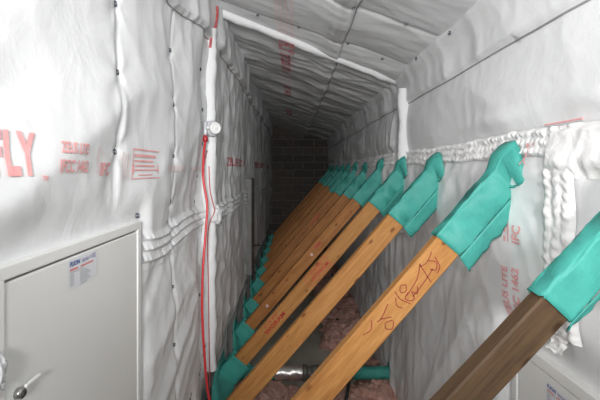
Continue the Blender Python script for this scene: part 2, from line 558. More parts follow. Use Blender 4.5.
from mathutils.bvhtree import BVHTree
def bvh(o):
    return BVHTree.FromPolygons([v.co for v in o.data.vertices], [tuple(p.vertices) for p in o.data.polygons])
BL, BR_, BC = bvh(wall_left), bvh(wall_right), bvh(ceiling)
def S_left(y, z, off):
    h = BL.ray_cast(Vector((0.1, y, z)), -X)[0]
    return Vector(((h.x if h else LX) + off, y, z))
def S_right(y, z, off):
    h = BR_.ray_cast(Vector((0.3, y, z)), X)[0]
    return Vector(((h.x if h else RX) - off, y, z))
def S_ceil(x, y, off):
    h = BC.ray_cast(Vector((x, y, 0.2)), Z)[0]
    return Vector((x, y, (h.z if h else ceil_z(x)) - off))
def on_left(y0, z0, off=0.003):
    return lambda u, v: S_left(y0 + u, z0 + v, off)
def on_right_up(y0, z0, off=0.003):       # reads upwards; letter tops towards the far end (left of view)
    return lambda u, v: S_right(y0 + v, z0 + u, off)
def on_ceil(x0, y0, off=0.003):           # reads along the void
    return lambda u, v: S_ceil(x0 + v, y0 + u, off)

PR, PF = M['print'], M['print_faint']
press('printed_text', text_mesh('FLY', 0.096, 'RIGHT', 2), on_left(0.680, -0.006), wall_left, PR, sx=0.58)
press('printed_text', text_mesh('TM', 0.012), on_left(0.690, -0.018), wall_left, PR)
press('printed_text', text_mesh('ZEUS LITE', 0.0300), on_left(0.752, 0.034), wall_left, PR, sx=0.78)
press('printed_text', text_mesh('IFCC 1462', 0.0340), on_left(0.742, -0.004), wall_left, PR, sx=0.80)
press('printed_text', text_mesh('IFC', 0.042, 'LEFT', True), on_left(0.925, -0.012), wall_left, PR, sx=1.05)
press('printed_crest', rect_mesh([(0, 0.006, 0.0, 0.065), (-0.008, -0.004, 0.02, 0.065), (0.022, 0.028, 0.040, 0.056), (0.044, 0.050, 0.040, 0.056), (0.066, 0.072, 0.040, 0.056)]),
      on_left(0.912, -0.010), wall_left, PF)
press('printed_box', rect_mesh([(0.0, 0.20, 0.062, 0.066), (0.0, 0.20, -0.022, -0.019), (0.0, 0.004, -0.022, 0.066),
                                (0.012, 0.17, 0.042, 0.050), (0.012, 0.15, 0.028, 0.033), (0.005, 0.19, 0.002, 0.006), (0.004, 0.010, -0.006, 0.022), (0.184, 0.19, -0.006, 0.022),
                                (0.02, 0.16, 0.014, 0.019), (0.04, 0.14, -0.012, -0.009)]),
      on_left(1.125, -0.004), wall_left, M['print'])
press('printed_box', rect_mesh([(0.0 + i * 0.012, 0.006 + i * 0.012, -0.03 + 0.004 * (i % 3), 0.048 - 0.006 * (i % 2)) for i in range(4)]), on_left(1.062, 0.0), wall_left, PF)
press('printed_band', rect_mesh([(0.0, 0.24, 0.006, 0.03), (0.36, 0.66, 0.012, 0.028)]), on_left(1.40, -0.012), wall_left, PF, 0.015)
for (y0, s, sz) in ((2.06, 'FLY', 0.10), (2.62, 'ZEUS LITE FLY IFCC 1462', 0.075), (4.4, 'FLY ZEUS LITE IFCC 1462 FLY', 0.085), (6.4, 'ZEUS LITE FLY IFCC', 0.085)):
    press('printed_text', text_mesh(s, sz, 'LEFT', 2), on_left(y0, 0.030, 0.005), wall_left, M['print_strong'], 0.02, 0.72 if y0 < 2.5 else 1.1)
# right wall, reading upwards
press('printed_text', text_mesh('ZEUS LITE', 0.044), on_right_up(1.310, -0.485), wall_right, PR, sx=0.86)
press('printed_text', text_mesh('IFCC 1462', 0.046), on_right_up(1.255, -0.485), wall_right, PR, sx=0.86)
press('printed_text', text_mesh('IFC', 0.058, 'LEFT', True), on_right_up(1.245, -0.235), wall_right, PR, sx=0.72)
press('printed_crest', rect_mesh([(0, 0.09, 0.0, 0.004), (0.0, 0.018, 0.014, 0.022), (0.032, 0.05, 0.014, 0.022), (0.064, 0.082, 0.014, 0.022)]), on_right_up(1.305, -0.235), wall_right, PR)
# ceiling, along the void
for (y0, s, sz, mt) in ((2.42, 'FLY', 0.13, 'print_strong'), (1.45, 'ZEUS LITE IFCC 1462', 0.075, 'print_faint'), (2.75, 'FLY ZEUS LITE', 0.09, 'print_strong'), (3.9, 'IFCC 1462 FLY', 0.09, 'print_strong'), (5.3, 'ZEUS LITE FLY', 0.09, 'print_strong')):
    press('printed_text', text_mesh(s, sz, 'LEFT', 2), on_ceil(-0.085, y0, 0.004 if y0 > 2.45 or y0 < 2.3 else 0.050), ceiling, M[mt], 0.02, 0.75)
press('printed_band', rect_mesh([(0, 3.5, -0.006, 0.012), (0, 3.5, 0.020, 0.034), (0, 3.5, 0.046, 0.060), (0, 3.5, 0.072, 0.090)]), on_ceil(-0.09, 0.6, 0.002), ceiling, PF, 0.02)
# black marks on the lower left membrane
for (y, z, n, rot) in ((2.22, -0.86, 3, 0.5), (2.02, -0.94, 3, 0.5), (1.86, -0.985, 4, 0.6), (1.68, -1.0, 3, 0.6), (2.50, -1.02, 3, 0.5)):
    rs = [(i * 0.024, i * 0.024 + 0.015, 0.0, 0.007 + 0.006 * (i % 2)) for i in range(n)]
    c, s = cos(rot), sin(rot)
    press('printed_mark', rect_mesh(rs), lambda u, v, y=y, z=z, c=c, s=s: S_left(y + u * c - v * s, z + u * s + v * c, 0.004), wall_left, M['marker'], 0.008)

# ------------------------------------------------------------------ fixings
def fixing(p, nrm, parent, r=0.0075):
    nrm = Vector(nrm); q = nrm.to_track_quat('Z', 'Y')
    V, F = [], []
    prof = [(0.0, 0.35), (0.35, 0.4), (0.6, 0.75), (0.85, 0.7), (1.0, 0.25), (1.0, -0.6)]
    n = 16
    for (rr, h) in prof:
        for k in range(n):
            t = 2 * pi * k / n
            V.append(Vector(p) + q @ Vector((cos(t) * rr * r, sin(t) * rr * r, h * r * 0.6)))
    for i in range(len(prof) - 1):
        for k in range(n):
            F.append((i * n + k, i * n + (k + 1) % n, (i + 1) * n + (k + 1) % n, (i + 1) * n + k))
    o = pydata('fixing_button', V, F, M['fixing'], parent)
    V, F = tube([Vector(p) + nrm * r * 0.2, Vector(p) + nrm * r * 0.55], r * 0.33, 8)
    pydata('pin', V, F, M['fixing_c'], o)
    return o
def fz(px, py, y): return (170 - py) * y / 400
for (y, zs) in ((1.034, [0.43, 0.253, 0.047]), (1.51, [0.453, 0.245, 0.053, -0.117]), (1.985, [0.50, 0.30, 0.13, -0.03, -0.155])):
    for z in zs:
        fixing(S_left(y, z, 0.003), (1, 0, 0), wall_left, 0.0080)
for (y, z) in ((1.51, -0.44), (1.51, -0.66), (1.985, -0.40), (1.985, -0.62)):
    fixing(S_left(y, z, 0.003), (1, 0, 0), wall_left, 0.007)
fixing(S_left(1.185, -0.135, 0.004), (1, 0, 0), wall_left, 0.008)
for (x, y) in ((0.27, 1.78), (0.52, 1.835), (0.034, 2.27), (0.32, 2.33), (0.535, 2.40), (-0.20, 2.26), (0.52, 1.28), (-0.2, 1.7)):
    fixing(S_ceil(x, y, 0.003), (0, 0, -1), ceiling, 0.008)
for (y, z) in ((1.75, 0.60), (2.19, 0.61)):
    fixing(S_right(y, z, 0.004), (-1, 0, 0), wall_right, 0.009)

M['bead'] = plain('grey lap bead', (0.30, 0.30, 0.31), 0.7)  # thin grey tubes added to draw the dark shade line at each lap
def shade_line(parent, pts, r):
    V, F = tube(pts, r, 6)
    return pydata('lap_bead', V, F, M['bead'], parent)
shade_line(wall_right, [S_right(y, 0.43 + 0.01 * N(y * 1.7, 0.9) - 0.007, 0.001) for y in frange(-0.2, 7.9, 0.03)], 0.0034)
shade_line(wall_left, [S_left(y, lap_z(y) - 0.008, 0.001) for y in frange(-0.2, 2.10, 0.03)], 0.0032)
shade_line(wall_left, [S_left(y, lap_z(y) - 0.008, 0.001) for y in frange(2.26, 7.9, 0.03)], 0.0032)
shade_line(ceiling, [S_ceil(0.295 + 0.01 * N(y * 2, 5.5), y, 0.001) for y in frange(0.4, 7.9, 0.03)], 0.0028)

# ------------------------------------------------------------------ quilted bands on the right wall
def quilt(a, b, s=1.0):
    """puckered rows: a along, b across (0..1)"""
    a = a + 0.012 * N(a * 14, b * 4, 2.0)
    r = abs(sin(b * 3 * pi + 0.5 * N(a * 9, 1.0))) ** 0.8
    c = N(a * 30, b * 3.0, 5.0) + 0.6 * N(a * 60, b * 7, 8.0)
    st = abs(sin(a * 135 + 1.3 * sin(a * 13) + 2.0 * (int(b * 3) % 2)))
    return (0.003 * r + (0.0050 + 0.004 * N(a * 11, b * 2, 1.0)) * st * r + 0.0050 * c) * s

def band_top(y): return 0.118 + 0.012 * N(y * 4.5, 0.7) + 0.008 * N(y * 17, 2.7)
def P_band(y, t):
    tp = band_top(y); h = 0.085 + 0.02 * N(y * 3, 9.9)
    z = tp - t * h
    e = sstep(0, 0.08, t) * sstep(0, 0.10, 1 - t)
    base = max(dright(y, z), 0.0) * 0.8 + 0.008
    return Vector((RX - base - 0.006 * e - quilt(y, t) * e, y, z))
qb = sheet('quilted_band', frange(1.0, 3.4, 0.0055) + frange(3.4, 7.9, 0.02)[1:], [i / 20 for i in range(21)], P_band, M['band'], wall_right, flip=False)
def P_vband(z, t):
    yc = 1.060 + 0.03 * (z + 0.2) + 0.012 * N(z * 5, 4.2)
    y = yc + (0.5 - t) * 0.125
    e = sstep(0, 0.1, t) * sstep(0, 0.1, 1 - t)
    base = max(dright(y, z), 0.0) * 0.85 + 0.008
    return Vector((RX - base - 0.005 * e - quilt(z * 0.8, t) * e, y, z))
sheet('quilted_band', frange(-0.44, 0.12, 0.0055), [i / 20 for i in range(21)], P_vband, M['band'], wall_right, flip=True)
# crumpled tape next to the strip and the scrap torn at its foot
def P_crumple(y, t):
    z = 0.118 - t * 0.14
    return Vector((RX - 0.024 * sstep(0, 0.12, t) * sstep(0, 0.35, 1 - t) - max(0, dright(y, z)) * 0.8 - 0.006 * ridge(y * 9, z * 22, 3.1) - 0.005 * ridge(y * 22, z * 9, 4.1), y, z))
sheet('crumpled_tape', frange(-0.20, 1.10, 0.008), [i / 24 for i in range(25)], P_crumple, M['band'], wall_right)
V, F = tube(smooth_path([P_right(y, 0.127) - X * 0.022 for y in (0.98, 1.04, 1.10, 1.13)]), 0.0025, 6)
pydata('red_line', V, F, M['print'], wall_right)
sheet('torn_scrap', frange(1.04, 1.11, 0.006), [i / 14 for i in range(15)],
      lambda y, t: Vector((RX - 0.018 - 0.02 * ridge(y * 16, t * 2, 8.8) * (0.3 + t), y, -0.44 - t * (0.05 + 0.025 * N(y * 30, 1)))), M['band'], wall_right, flip=False)
# speckle of red print above the second brace
press('printed_mark', rect_mesh([(random.uniform(0, 0.07), 0, 0, 0) for _ in range(0)] or [(a, a + random.uniform(0.003, 0.008), b, b + random.uniform(0.004, 0.012)) for a, b in [(random.uniform(0, 0.035), random.uniform(0, 0.07)) for i in range(22)]]),
      lambda u, v: P_right(1.178 + u, 0.01 + v) - X * 0.022, wall_right, M['print'], 0.01)

# ------------------------------------------------------------------ hatches
def ring_frame(y0, y1, z0, z1, w, wt, x_in, depth, sgn):
    bm = bmesh.new()
    xa, xb = sorted((x_in, x_in + sgn * depth))
    box_bm(xa, xb, y0, y1, z1 - wt, z1, 0.003, 2, bm)
    box_bm(xa, xb, y0, y1, z0, z0 + wt, 0.003, 2, bm)
    box_bm(xa, xb, y0, y0 + w, z0 + wt - 0.002, z1 - wt + 0.002, 0.003, 2, bm)
    box_bm(xa, xb, y1 - w, y1, z0 + wt - 0.002, z1 - wt + 0.002, 0.003, 2, bm)
    return bm

def label_rows(name, parent, fn, w, h):
    """sticker with print; fn maps (u,v) (u to the right of the reader, v up, origin top-left) to space"""
    press(name, rect_mesh([(0, w, -h, 0)]), lambda u, v: fn(u, v, 0.0008), parent, M['label'], 1)
    lab = [o for o in parent.children if o.name.startswith(name)][-1]
    return lab

# left hatch
d1 = empty('door_1', (LX, 0.895, -0.95))
tag(d1, 'white metal access hatch set low in the left wall', 'hatch', kind='structure')
def loc(o, par):
    o.parent = par
    o.matrix_parent_inverse = par.matrix_world.inverted()
    return o
bpy.context.view_layer.update()
loc(from_bm('frame', ring_frame(0.600, 1.188, -0.96, -0.150, 0.026, 0.024, LX - 0.02, 0.030, 1), M['door']), d1)
loc(from_bm('gap_liner', box_bm(LX - 0.03, LX - 0.004, 0.61, 1.18, -0.95, -0.16), M['gap']), d1)
panel = loc(from_bm('door_panel', box_bm(LX - 0.012, LX + 0.007, 0.6285, 1.1600, -0.934, -0.1785, 0.003), M['door']), d1)
bpy.context.view_layer.update()
XP = LX + 0.0075
def onp(u, v, off): return Vector((XP + off, 0.805 + u, -0.178 - 0.004 + v))
lab = loc(press('information_label', rect_mesh([(0, 0.118, -0.062, 0)]), lambda u, v: onp(u, v, 0.0006), None, M['label'], 1), panel)
bpy.context.view_layer.update()
def lab_text(body, size, u, v, mat, bold=False, sx=1.0, fn=onp, par=None):
    o = press('printed_text', text_mesh(body, size, 'LEFT', bold), lambda a, b: fn(u + a, v + b, 0.0014), None, mat, 1, sx)
    o.parent = par
    return o
for o in (lab,):
    pass
lab.parent = d1; lab.matrix_parent_inverse = d1.matrix_world.inverted()
def lab_set(fn, par, top):
    a = []
    a.append(press('printed_text', text_mesh('FLION', 0.0135, 'LEFT', True), lambda p, q: fn(0.004 + p, -0.015 + q, 0.0014), None, M['ink_blue'], 1, 1.0))
    a.append(press('printed_text', text_mesh('torus >102', 0.0145), lambda p, q: fn(0.050 + p, -0.015 + q, 0.0014), None, M['ink_lilac'], 1, 0.9))
    a.append(press('printed_line', rect_mesh([(0.004, 0.035, -0.024, -0.020), (0.045, 0.098, -0.024, -0.0205)]), lambda p, q: fn(p, q, 0.0014), None, M['ink_red'], 1))
    rs = [(0.004, 0.06, -0.0285, -0.0265)]
    for i in range(6):
        yy = -0.034 - i * 0.0042
        rs.append((0.004, 0.020 - 0.002 * (i % 2), yy, yy + 0.0018))
        rs.append((0.042, 0.072 + 0.008 * (i % 3), yy, yy + 0.0018))
    rs.append((0.045, 0.070, -0.0605, -0.058))
    a.append(press('printed_line', rect_mesh(rs), lambda p, q: fn(p, q, 0.0014), None, M['ink_grey'], 1))
    return a
bpy.context.view_layer.update()
for o in lab_set(onp, lab, 0):
    o.parent = lab
    o.matrix_parent_inverse = lab.matrix_world.inverted()
# lock: barrel and turned lever
V, F = tube([(XP - 0.002, 0.656, -0.366), (XP + 0.010, 0.656, -0.366)], 0.0085, 18)
lk = loc(pydata('lock', V, F, M['lock'], None), d1)
bpy.context.view_layer.update()
V, F = tube([(XP + 0.010, 0.656, -0.366), (XP + 0.0125, 0.656, -0.366)], 0.0055, 16)
o = pydata('keyhole', V, F, M['gap'], None); o.parent = lk; o.matrix_parent_inverse = lk.matrix_world.inverted()
o = from_bm('lever', box_bm(XP + 0.008, XP + 0.013, 0.660, 0.698, -0.3605, -0.3540, 0.002), M['plastic'])
o.parent = lk; o.matrix_parent_inverse = lk.matrix_world.inverted()
# crumpled membrane scrap taped at the hinge side of the hatch
o = from_bm('crumpled_tape', blob((LX + 0.016, 0.596, -0.305), 0.022, 8.1, 4, 0.4, 5, (0.55, 0.8, 1.3)), M['tape'], None, True)
o.parent = wall_left

# right hatch
d2 = empty('door_2', (RX, 0.95, -1.2))
tag(d2, 'white metal access hatch low in the right wall behind the nearest brace', 'hatch', kind='structure')
bpy.context.view_layer.update()
loc(from_bm('frame', ring_frame(0.55, 1.33, -1.25, -0.548, 0.030, 0.036, RX + 0.02, 0.034, -1), M['door']), d2)
loc(from_bm('gap_liner', box_bm(RX + 0.002, RX + 0.03, 0.56, 1.32, -1.24, -0.56), M['gap']), d2)
loc(from_bm('door_panel', box_bm(RX - 0.010, RX + 0.012, 0.584, 1.296, -1.21, -0.5875, 0.003), M['door']), d2)
bpy.context.view_layer.update()
def onr(u, v, off): return Vector((RX - 0.0105 - off, 1.150 - u, -0.606 + v))
lab2 = loc(press('information_label', rect_mesh([(0, 0.118, -0.062, 0)]), lambda u, v: onr(u, v, 0.0006), None, M['label'], 1), d2)
bpy.context.view_layer.update()
for o in lab_set(onr, lab2, 0):
    o.parent = lab2
    o.matrix_parent_inverse = lab2.matrix_world.inverted()

# ------------------------------------------------------------------ braces
H, T = 0.092, 0.044
WOOD = wood_mat('pine', (0.54, 0.275, 0.092), (0.46, 0.212, 0.062), (0.34, 0.138, 0.038), TH)
WOODR = wood_mat('resinous pine', (0.50, 0.240, 0.08), (0.40, 0.165, 0.048), (0.25, 0.092, 0.026), TH)
WOOD_SHADED = wood_mat('brown weathered timber', (0.125, 0.078, 0.040), (0.085, 0.050, 0.026), (0.045, 0.026, 0.014), TH)  # shade on the nearest brace's front put into the wood colour

def rect_ring(hw, ht, r, n_side=7):
    """rounded rectangle points (t, y) : t in +-ht, y in +-hw"""
    pts = []
    for cx_, cy_, a0 in ((ht - r, hw - r, 0), (-(ht - r), hw - r, pi / 2), (-(ht - r), -(hw - r), pi), (ht - r, -(hw - r), 3 * pi / 2)):
        for k in range(n_side):
            a = a0 + (pi / 2) * k / (n_side - 1)
            pts.append((cx_ + r * cos(a), cy_ + r * sin(a)))
    return pts

def brace(yf, label, i, wood, dx=0.0, up_len=0.35, low_len=0.19, low_front=0.25, flap=True, H=H, th=TH):
    """yf: depth of the front face"""
    UX, UZ = cos(th), sin(th); TX, TZ = -UZ, UX
    tn = UZ / UX
    x_l, x_r = LX, RX
    zr_ = axis_z(x_r) + dx
    zl = zr_ - tn * (x_r - x_l)
    root = empty('rafter_brace', (x_l, yf + T / 2, zl))
    tag(root, label, 'roof brace', 'sloping braces along the void')
    L = (x_r - x_l) / UX
    def W(s, t, y):      # local: along, across (up-left), depth from centre
        return Vector((s * UX + t * TX, y, s * UZ + t * TZ))
    # timber: bevelled bar with gentle bow
    V, F = [], []
    ring = []
    c = 0.004
    for (t, y) in ((H/2, T/2 - c), (H/2 - c, T/2), (-H/2 + c, T/2), (-H/2, T/2 - c), (-H/2, -T/2 + c), (-H/2 + c, -T/2), (H/2 - c, -T/2), (H/2, -T/2 + c)):
        ring.append((t, y))
    ns = 24; n = len(ring)
    s0, s1 = 0.085, L - 0.085
    for k in range(ns + 1):
        s = s0 + (s1 - s0) * k / ns
        bw = 0.0015 * sin(s * 3 + i) + 0.001 * N(s * 5, i)
        for (t, y) in ring:
            V.append(W(s, t + bw, y))
    for k in range(ns):
        for j in range(n):
            F.append((k * n + j, k * n + (j + 1) % n, (k + 1) * n + (j + 1) % n, (k + 1) * n + j))
    F.append(tuple(range(n))[::-1]); F.append(tuple(range(ns * n, ns * n + n)))
    pydata('timber', V, F, wood, root, False)

    # --- upper wrap: sleeve lofted into a collar stuck on the wall
    rr = rect_ring(T / 2 + 0.006, H / 2 + 0.006, 0.010)
    n = len(rr)
    sA, sB = L - up_len, L - 0.075
    rings = []
    m = 18
    for k in range(m + 1):
        f = k / m
        s = sA + (sB - sA) * f
        rg = []
        for j, (t, y) in enumerate(rr):
            wv = 0.005 * N(s * 16 + i * 3.1, j * 0.33, i) + 0.003 * N(s * 40, j * 0.6, i + 9)
            jag = 0.006 * N(j * 0.9, i * 2.0, 4) * (1 if k == 0 else 0)
            sc = 1 + wv / 0.04
            rg.append(W(s + jag, t * sc, y * sc))
        rings.append(rg)
    # collar outline on the wall, sampled by angle, pointed at the top
    def collar(a, k):
        # a: angle in (z, y) plane; returns (z, y) offset from axis-wall crossing
        z_, y_ = cos(a), sin(a)
        top = 0.080 + 0.018 * N(i * 1.7, 2.0)
        bot = 0.085 + 0.03 * N(i * 1.3, 7.0)
        rz = top if z_ > 0 else bot
        ry = (0.030 + 0.030 * (1 - max(0, z_)) ** 1.5) if y_ > 0 else (0.060 + 0.075 * (1 - max(0, z_)) ** 1.3)
        e = 1 + 0.10 * N(a * 2.1, i * 3.3, 1.0)
        return z_ * rz * e, y_ * ry * e
    xw = max(0.003, dright(yf + T / 2, zr_) + 0.006)
    for st, xo in ((0.55, xw + 0.034), (0.85, xw + 0.014), (1.0, xw)):
        rg = []
        for j, (t, y) in enumerate(rr):
            # angle of this ring point
            a = math.atan2(y / (T / 2), t / (H / 2))
            zz, yy = collar(a, st)
            base = rings[m][j]
            tgt = Vector((x_r - x_l - xo - 0.004 * (1 - abs(cos(a))), yy, zr_ - zl + zz))
            p = base.lerp(tgt, st)
            rg.append(p + Vector((0.004 * N(j * 0.7, st * 9, i), 0.004 * N(j * 0.7, st * 9, i + 5), 0)))
        rings.append(rg)
    V, F = [], []
    for rg in rings: V += rg
    for k in range(len(rings) - 1):
        for j in range(n):
            F.append((k * n + j, k * n + (j + 1) % n, (k + 1) * n + (j + 1) % n, (k + 1) * n + j))
    uw = pydata('upper_wrap', V, F, M['teal'], root)
    so = uw.modifiers.new('s', 'SOLIDIFY'); so.thickness = 0.0022; so.offset = 1
    if flap:
        # tails of the tape stuck together below the brace
        V, F = [], []
        nk, nw = 26, 6
        fw = (0.018 if i == 0 else 0.056) + 0.012 * N(i * 2.2, 3)
        for k in range(nk + 1):
            f = k / nk
            s = sA - 0.004 + (L - 0.045 - sA) * f
            for w in range(nw + 1):
                q = w / nw
                wid = fw * (1 + 0.15 * sstep(0.5, 0.85, f)) + 0.010 * N(f * 9, i * 1.1, 2) + 0.004 * N(f * 33, i)
                t = -H / 2 - 0.004 - q * wid
                y = -T / 2 - 0.006 + 0.012 * q + 0.010 * N(f * 5, q * 1.5, i) * q
                V.append(W(s - 0.012 * q + 0.004 * N(q * 6, i), t, y))
        for k in range(nk):
            for w in range(nw):
                a = k * (nw + 1) + w
                F.append((a, a + 1, a + nw + 2, a + nw + 1))
        fl_ = pydata('tape_flap', V, F, M['teal'], uw)
        so = fl_.modifiers.new('s', 'SOLIDIFY'); so.thickness = 0.0025; so.offset = 0
    # --- lower wrap
    rr2 = rect_ring(T / 2 + 0.014, H / 2 + 0.022, 0.012)
    rings = []
    for k in range(9):
        f = k / 8
        s = low_len - (low_len - 0.06) * f
        rings.append([W(s + (0.004 * N(j * 0.9, i) if k == 0 else 0), t * (1 + 0.10 * N(s * 14 + i, j * 0.3)), y * (1 + 0.14 * N(s * 14, j * 0.3, i))) for j, (t, y) in enumerate(rr2)])
    for st, xo in ((0.6, 0.040), (1.0, 0.016)):
        rg = []
        for j, (t, y) in enumerate(rr2):
            a = math.atan2(y / (T / 2), t / (H / 2))
            z_, y_ = cos(a), sin(a)
            e = 1 + 0.12 * N(a * 2, i * 2.7)
            zz = z_ * (0.26 if z_ > 0 else 0.18) * e
            yy = y_ * (0.05 if y_ > 0 else low_front) * e
            tgt = Vector((xo, yy, zz))
            rg.append(rings[8][j].lerp(tgt, st))
        rings.append(rg)
    V, F = [], []
    for rg in rings: V += rg
    for k in range(len(rings) - 1):
        for j in range(n):
            F.append((k * n + j, (k + 1) * n + j, (k + 1) * n + (j + 1) % n, k * n + (j + 1) % n))
    lw = pydata('lower_wrap', V, F, M['teal'], root)
    so = lw.modifiers.new('s', 'SOLIDIFY'); so.thickness = 0.0025; so.offset = 1
    return root, W, L

ORD = ['nearest', 'second', 'third', 'fourth', 'fifth', 'sixth', 'seventh', 'eighth', 'ninth', 'tenth', 'eleventh', 'twelfth']
LBL = ['nearest sloping timber brace, dark brown wood, teal tape at lower right corner',
       'second sloping timber brace from the viewer with red handwriting and large teal taped top',
       'third sloping timber brace from the viewer, clear honey pine with one knot and teal top',
       'fourth sloping timber brace from the viewer, with two red block stamps on its face',
       'fifth sloping timber brace from the viewer, with two pale plugs in its face']
LBL += ['%s sloping timber brace from the viewer, %s' % (ORD[k], d) for k, d in (
    (5, 'just behind the plugged one'), (6, 'reddish wood in the close row'), (7, 'reddish wood deep in the row'), (8, 'reddish wood in shade'),
    (9, 'dim, third from the brick wall'), (10, 'dim, next to the last before the brick'))]
LBL += ['farthest sloping timber brace, dim, standing closest to the dark brick wall']
YFR = [0.79, 1.30, 1.95, 2.53, 3.10, 3.73, 4.33, 4.93, 5.53, 6.13, 6.73, 7.33]
DX = [-0.061, 0.0, 0.0, 0.0, 0.006, -0.006, 0.004, -0.004, 0.004, 0.0, -0.004, 0.003]
ULEN = [0.325, 0.36, 0.36, 0.34, 0.37, 0.36, 0.39, 0.40, 0.36, 0.38, 0.35, 0.37]
braces = []
for k in range(12):
    wd = WOOD_SHADED if k == 0 else (WOOD if k < 4 else WOODR)
    braces.append(brace(YFR[k], LBL[k], k, wd, DX[k], ULEN[k], 0.19 + 0.02 * N(k * 1.9, 0.4), 0.42 if k == 3 else 0.20, True, 0.068 if k == 0 else H, math.atan(1.07) if k == 0 else TH))

def on_front(k):
    root, W, L = braces[k]
    return root, (lambda u, v, off=0.0009: W(u, v, -T / 2 - off))
def s_at(x): return (x - LX) / UX
# handwriting on the second brace
root, fr = on_front(1)
def strokes(name, k, s0, data, w, mat):
    """marker strokes; data in (along, across) metres from s0"""
    root, fr = on_front(k)
    V, F = [], []
    for st in data:
        P = smooth_path([(p[0], p[1], 0) for p in st], 5)
        b = len(V)
        for j, p in enumerate(P):
            d = (P[min(j + 1, len(P) - 1)] - P[max(j - 1, 0)])
            d = d.normalized() if d.length else Vector((1, 0, 0))
            nrm = Vector((-d.y, d.x, 0))
            for sg in (-1, 1):
                q = p + nrm * sg * w / 2
                V.append(fr(s0 + q.x, max(-H/2+.004, min(H/2-.004, q.y))))
        for j in range(len(P) - 1):
            a = b + 2 * j
            F.append((a, a + 1, a + 3, a + 2))
    pydata(name, V, F, mat, root, False)
HW = [
    [(0.270, 0.020), (0.285, -0.005), (0.265, -0.020), (0.255, -0.004)], [(0.295, 0.010), (0.282, -0.022), (0.260, -0.030)], [(0.300, 0.028), (0.262, 0.018), (0.240, 0.026)],
    [(0.245, 0.030), (0.200, 0.006), (0.140, -0.004)], [(0.262, -0.010), (0.205, -0.018), (0.150, -0.020)], [(0.225, -0.034), (0.245, 0.034)],
    [(0.165, 0.022), (0.150, 0.032), (0.135, 0.018), (0.150, 0.008), (0.165, 0.022)],
    [(0.185, -0.010), (0.168, -0.026), (0.160, -0.008), (0.150, -0.028), (0.135, -0.024), (0.130, -0.006), (0.150, 0.0)],
    [(0.125, 0.034), (0.118, 0.005), (0.128, -0.030)], [(0.112, 0.020), (0.095, 0.0), (0.100, -0.020)],
    [(0.080, 0.025), (0.030, 0.010), (0.012, 0.014)], [(0.055, -0.012), (0.025, 0.012)], [(0.050, -0.026), (0.028, -0.038), (0.015, -0.022), (0.030, -0.010), (0.050, -0.022)],
    [(0.005, 0.030), (-0.02, 0.012), (-0.05, 0.020)]]
strokes('red_handwriting', 1, s_at(0.275), HW, 0.0032, plain('red marker', (0.25, 0.025, 0.02), 0.6))
def stamp(k, body, s, t, size, mat, sx=1.0, flip=False, name='red_stamp'):
    root, fr = on_front(k)
    sg = -1 if flip else 1
    o = press(name, text_mesh(body, size, 'CENTER', True), lambda u, v: fr(s + sg * u, t + sg * v), None, mat, 1, sx)
    o.parent = root
STM = plain('red stamp ink', (0.46, 0.035, 0.025), 0.6, nscale=90, var=0.25)
STF = plain('worn red stamp ink', (0.48, 0.06, 0.035), 0.6, nscale=90, var=0.3)
stamp(3, 'WORAM', s_at(-0.118), -0.020, 0.040, STM, 1.15)
stamp(3, 'C16 KD', s_at(-0.122), 0.018, 0.024, STF, 1.5)
stamp(3, 'WORAM', s_at(0.165), -0.018, 0.036, STF, 1.15)
stamp(3, 'C16 KD', s_at(0.165), 0.016, 0.024, STF, 1.3)
strokes('stamp_outline', 3, s_at(0.165), [[(-0.10, -0.035), (-0.10, 0.036), (0.0, 0.036), (0.09, 0.036), (0.09, 0.0), (0.09, -0.034)], [(-0.10, -0.035), (0, -0.036), (0.09, -0.034)]], 0.003, STF)
stamp(4, 'IRM', s_at(0.20), 0.0, 0.04, STF)
stamp(6, 'WORAM', s_at(0.25), -0.005, 0.04, STF)
0 and strokes('red_mark', 1, s_at(0.15), [[(0.02, -0.03), (0.06, 0.005), (0.09, 0.03)], [(0.0, -0.02), (0.03, -0.035)]], 0.010, STF)
# pale plugs on the fifth brace
root, W, L = braces[4]
for x in (-0.2, 0.145):
    s = s_at(x)
    V, F = tube([W(s, 0.0, -T / 2), W(s, 0.0, -T / 2 - 0.006), W(s, 0.0, -T / 2 - 0.010)], [0.013, 0.013, 0.008], 14)
    pydata('plug', V, F, M['plug'], root)

# ------------------------------------------------------------------ pressure hose with its round fitting
FX = max(S_left(1.99 + a, 0.19 + b, 0.0).x for a in (-0.02, 0, 0.02) for b in (-0.04, 0, 0.04)) + 0.031
fit = empty('wall_fitting', (FX, 2.05, 0.212))
fit.rotation_euler = (0, 0, radians(-48))
tag(fit, 'white round plastic fitting on left wall at the top of the red hose', 'hose fitting')
def lathe_x(name, prof, mat, parent, n=28):
    V, F = [], []
    for (x, r) in prof:
        for k in range(n):
            t = 2 * pi * k / n
            V.append(Vector((x, r * cos(t), r * sin(t))))
    for i in range(len(prof) - 1):
        for k in range(n):
            F.append((i * n + k, i * n + (k + 1) % n, (i + 1) * n + (k + 1) % n, (i + 1) * n + k))
    F.append(tuple(range(n))); F.append(tuple(range((len(prof) - 1) * n, len(prof) * n))[::-1])
    return pydata(name, V, F, mat, parent, False)
lathe_x('flange', [(-0.02, 0.040), (0.012, 0.040), (0.016, 0.037), (0.018, 0.033)], M['clear'], fit)
lathe_x('cap', [(0.016, 0.031), (0.040, 0.031), (0.044, 0.029), (0.046, 0.024), (0.043, 0.021), (0.043, 0.008), (0.050, 0.007), (0.051, 0.004)], M['plastic'], fit)
V, F = tube([(0.030, -0.052, 0.030), (0.030, -0.052, 0.022), (0.030, -0.052, -0.028), (0.030, -0.052, -0.045)], [0.006, 0.0095, 0.0095, 0.007], 14)
pydata('valve_tube', V, F, M['clear'], fit)
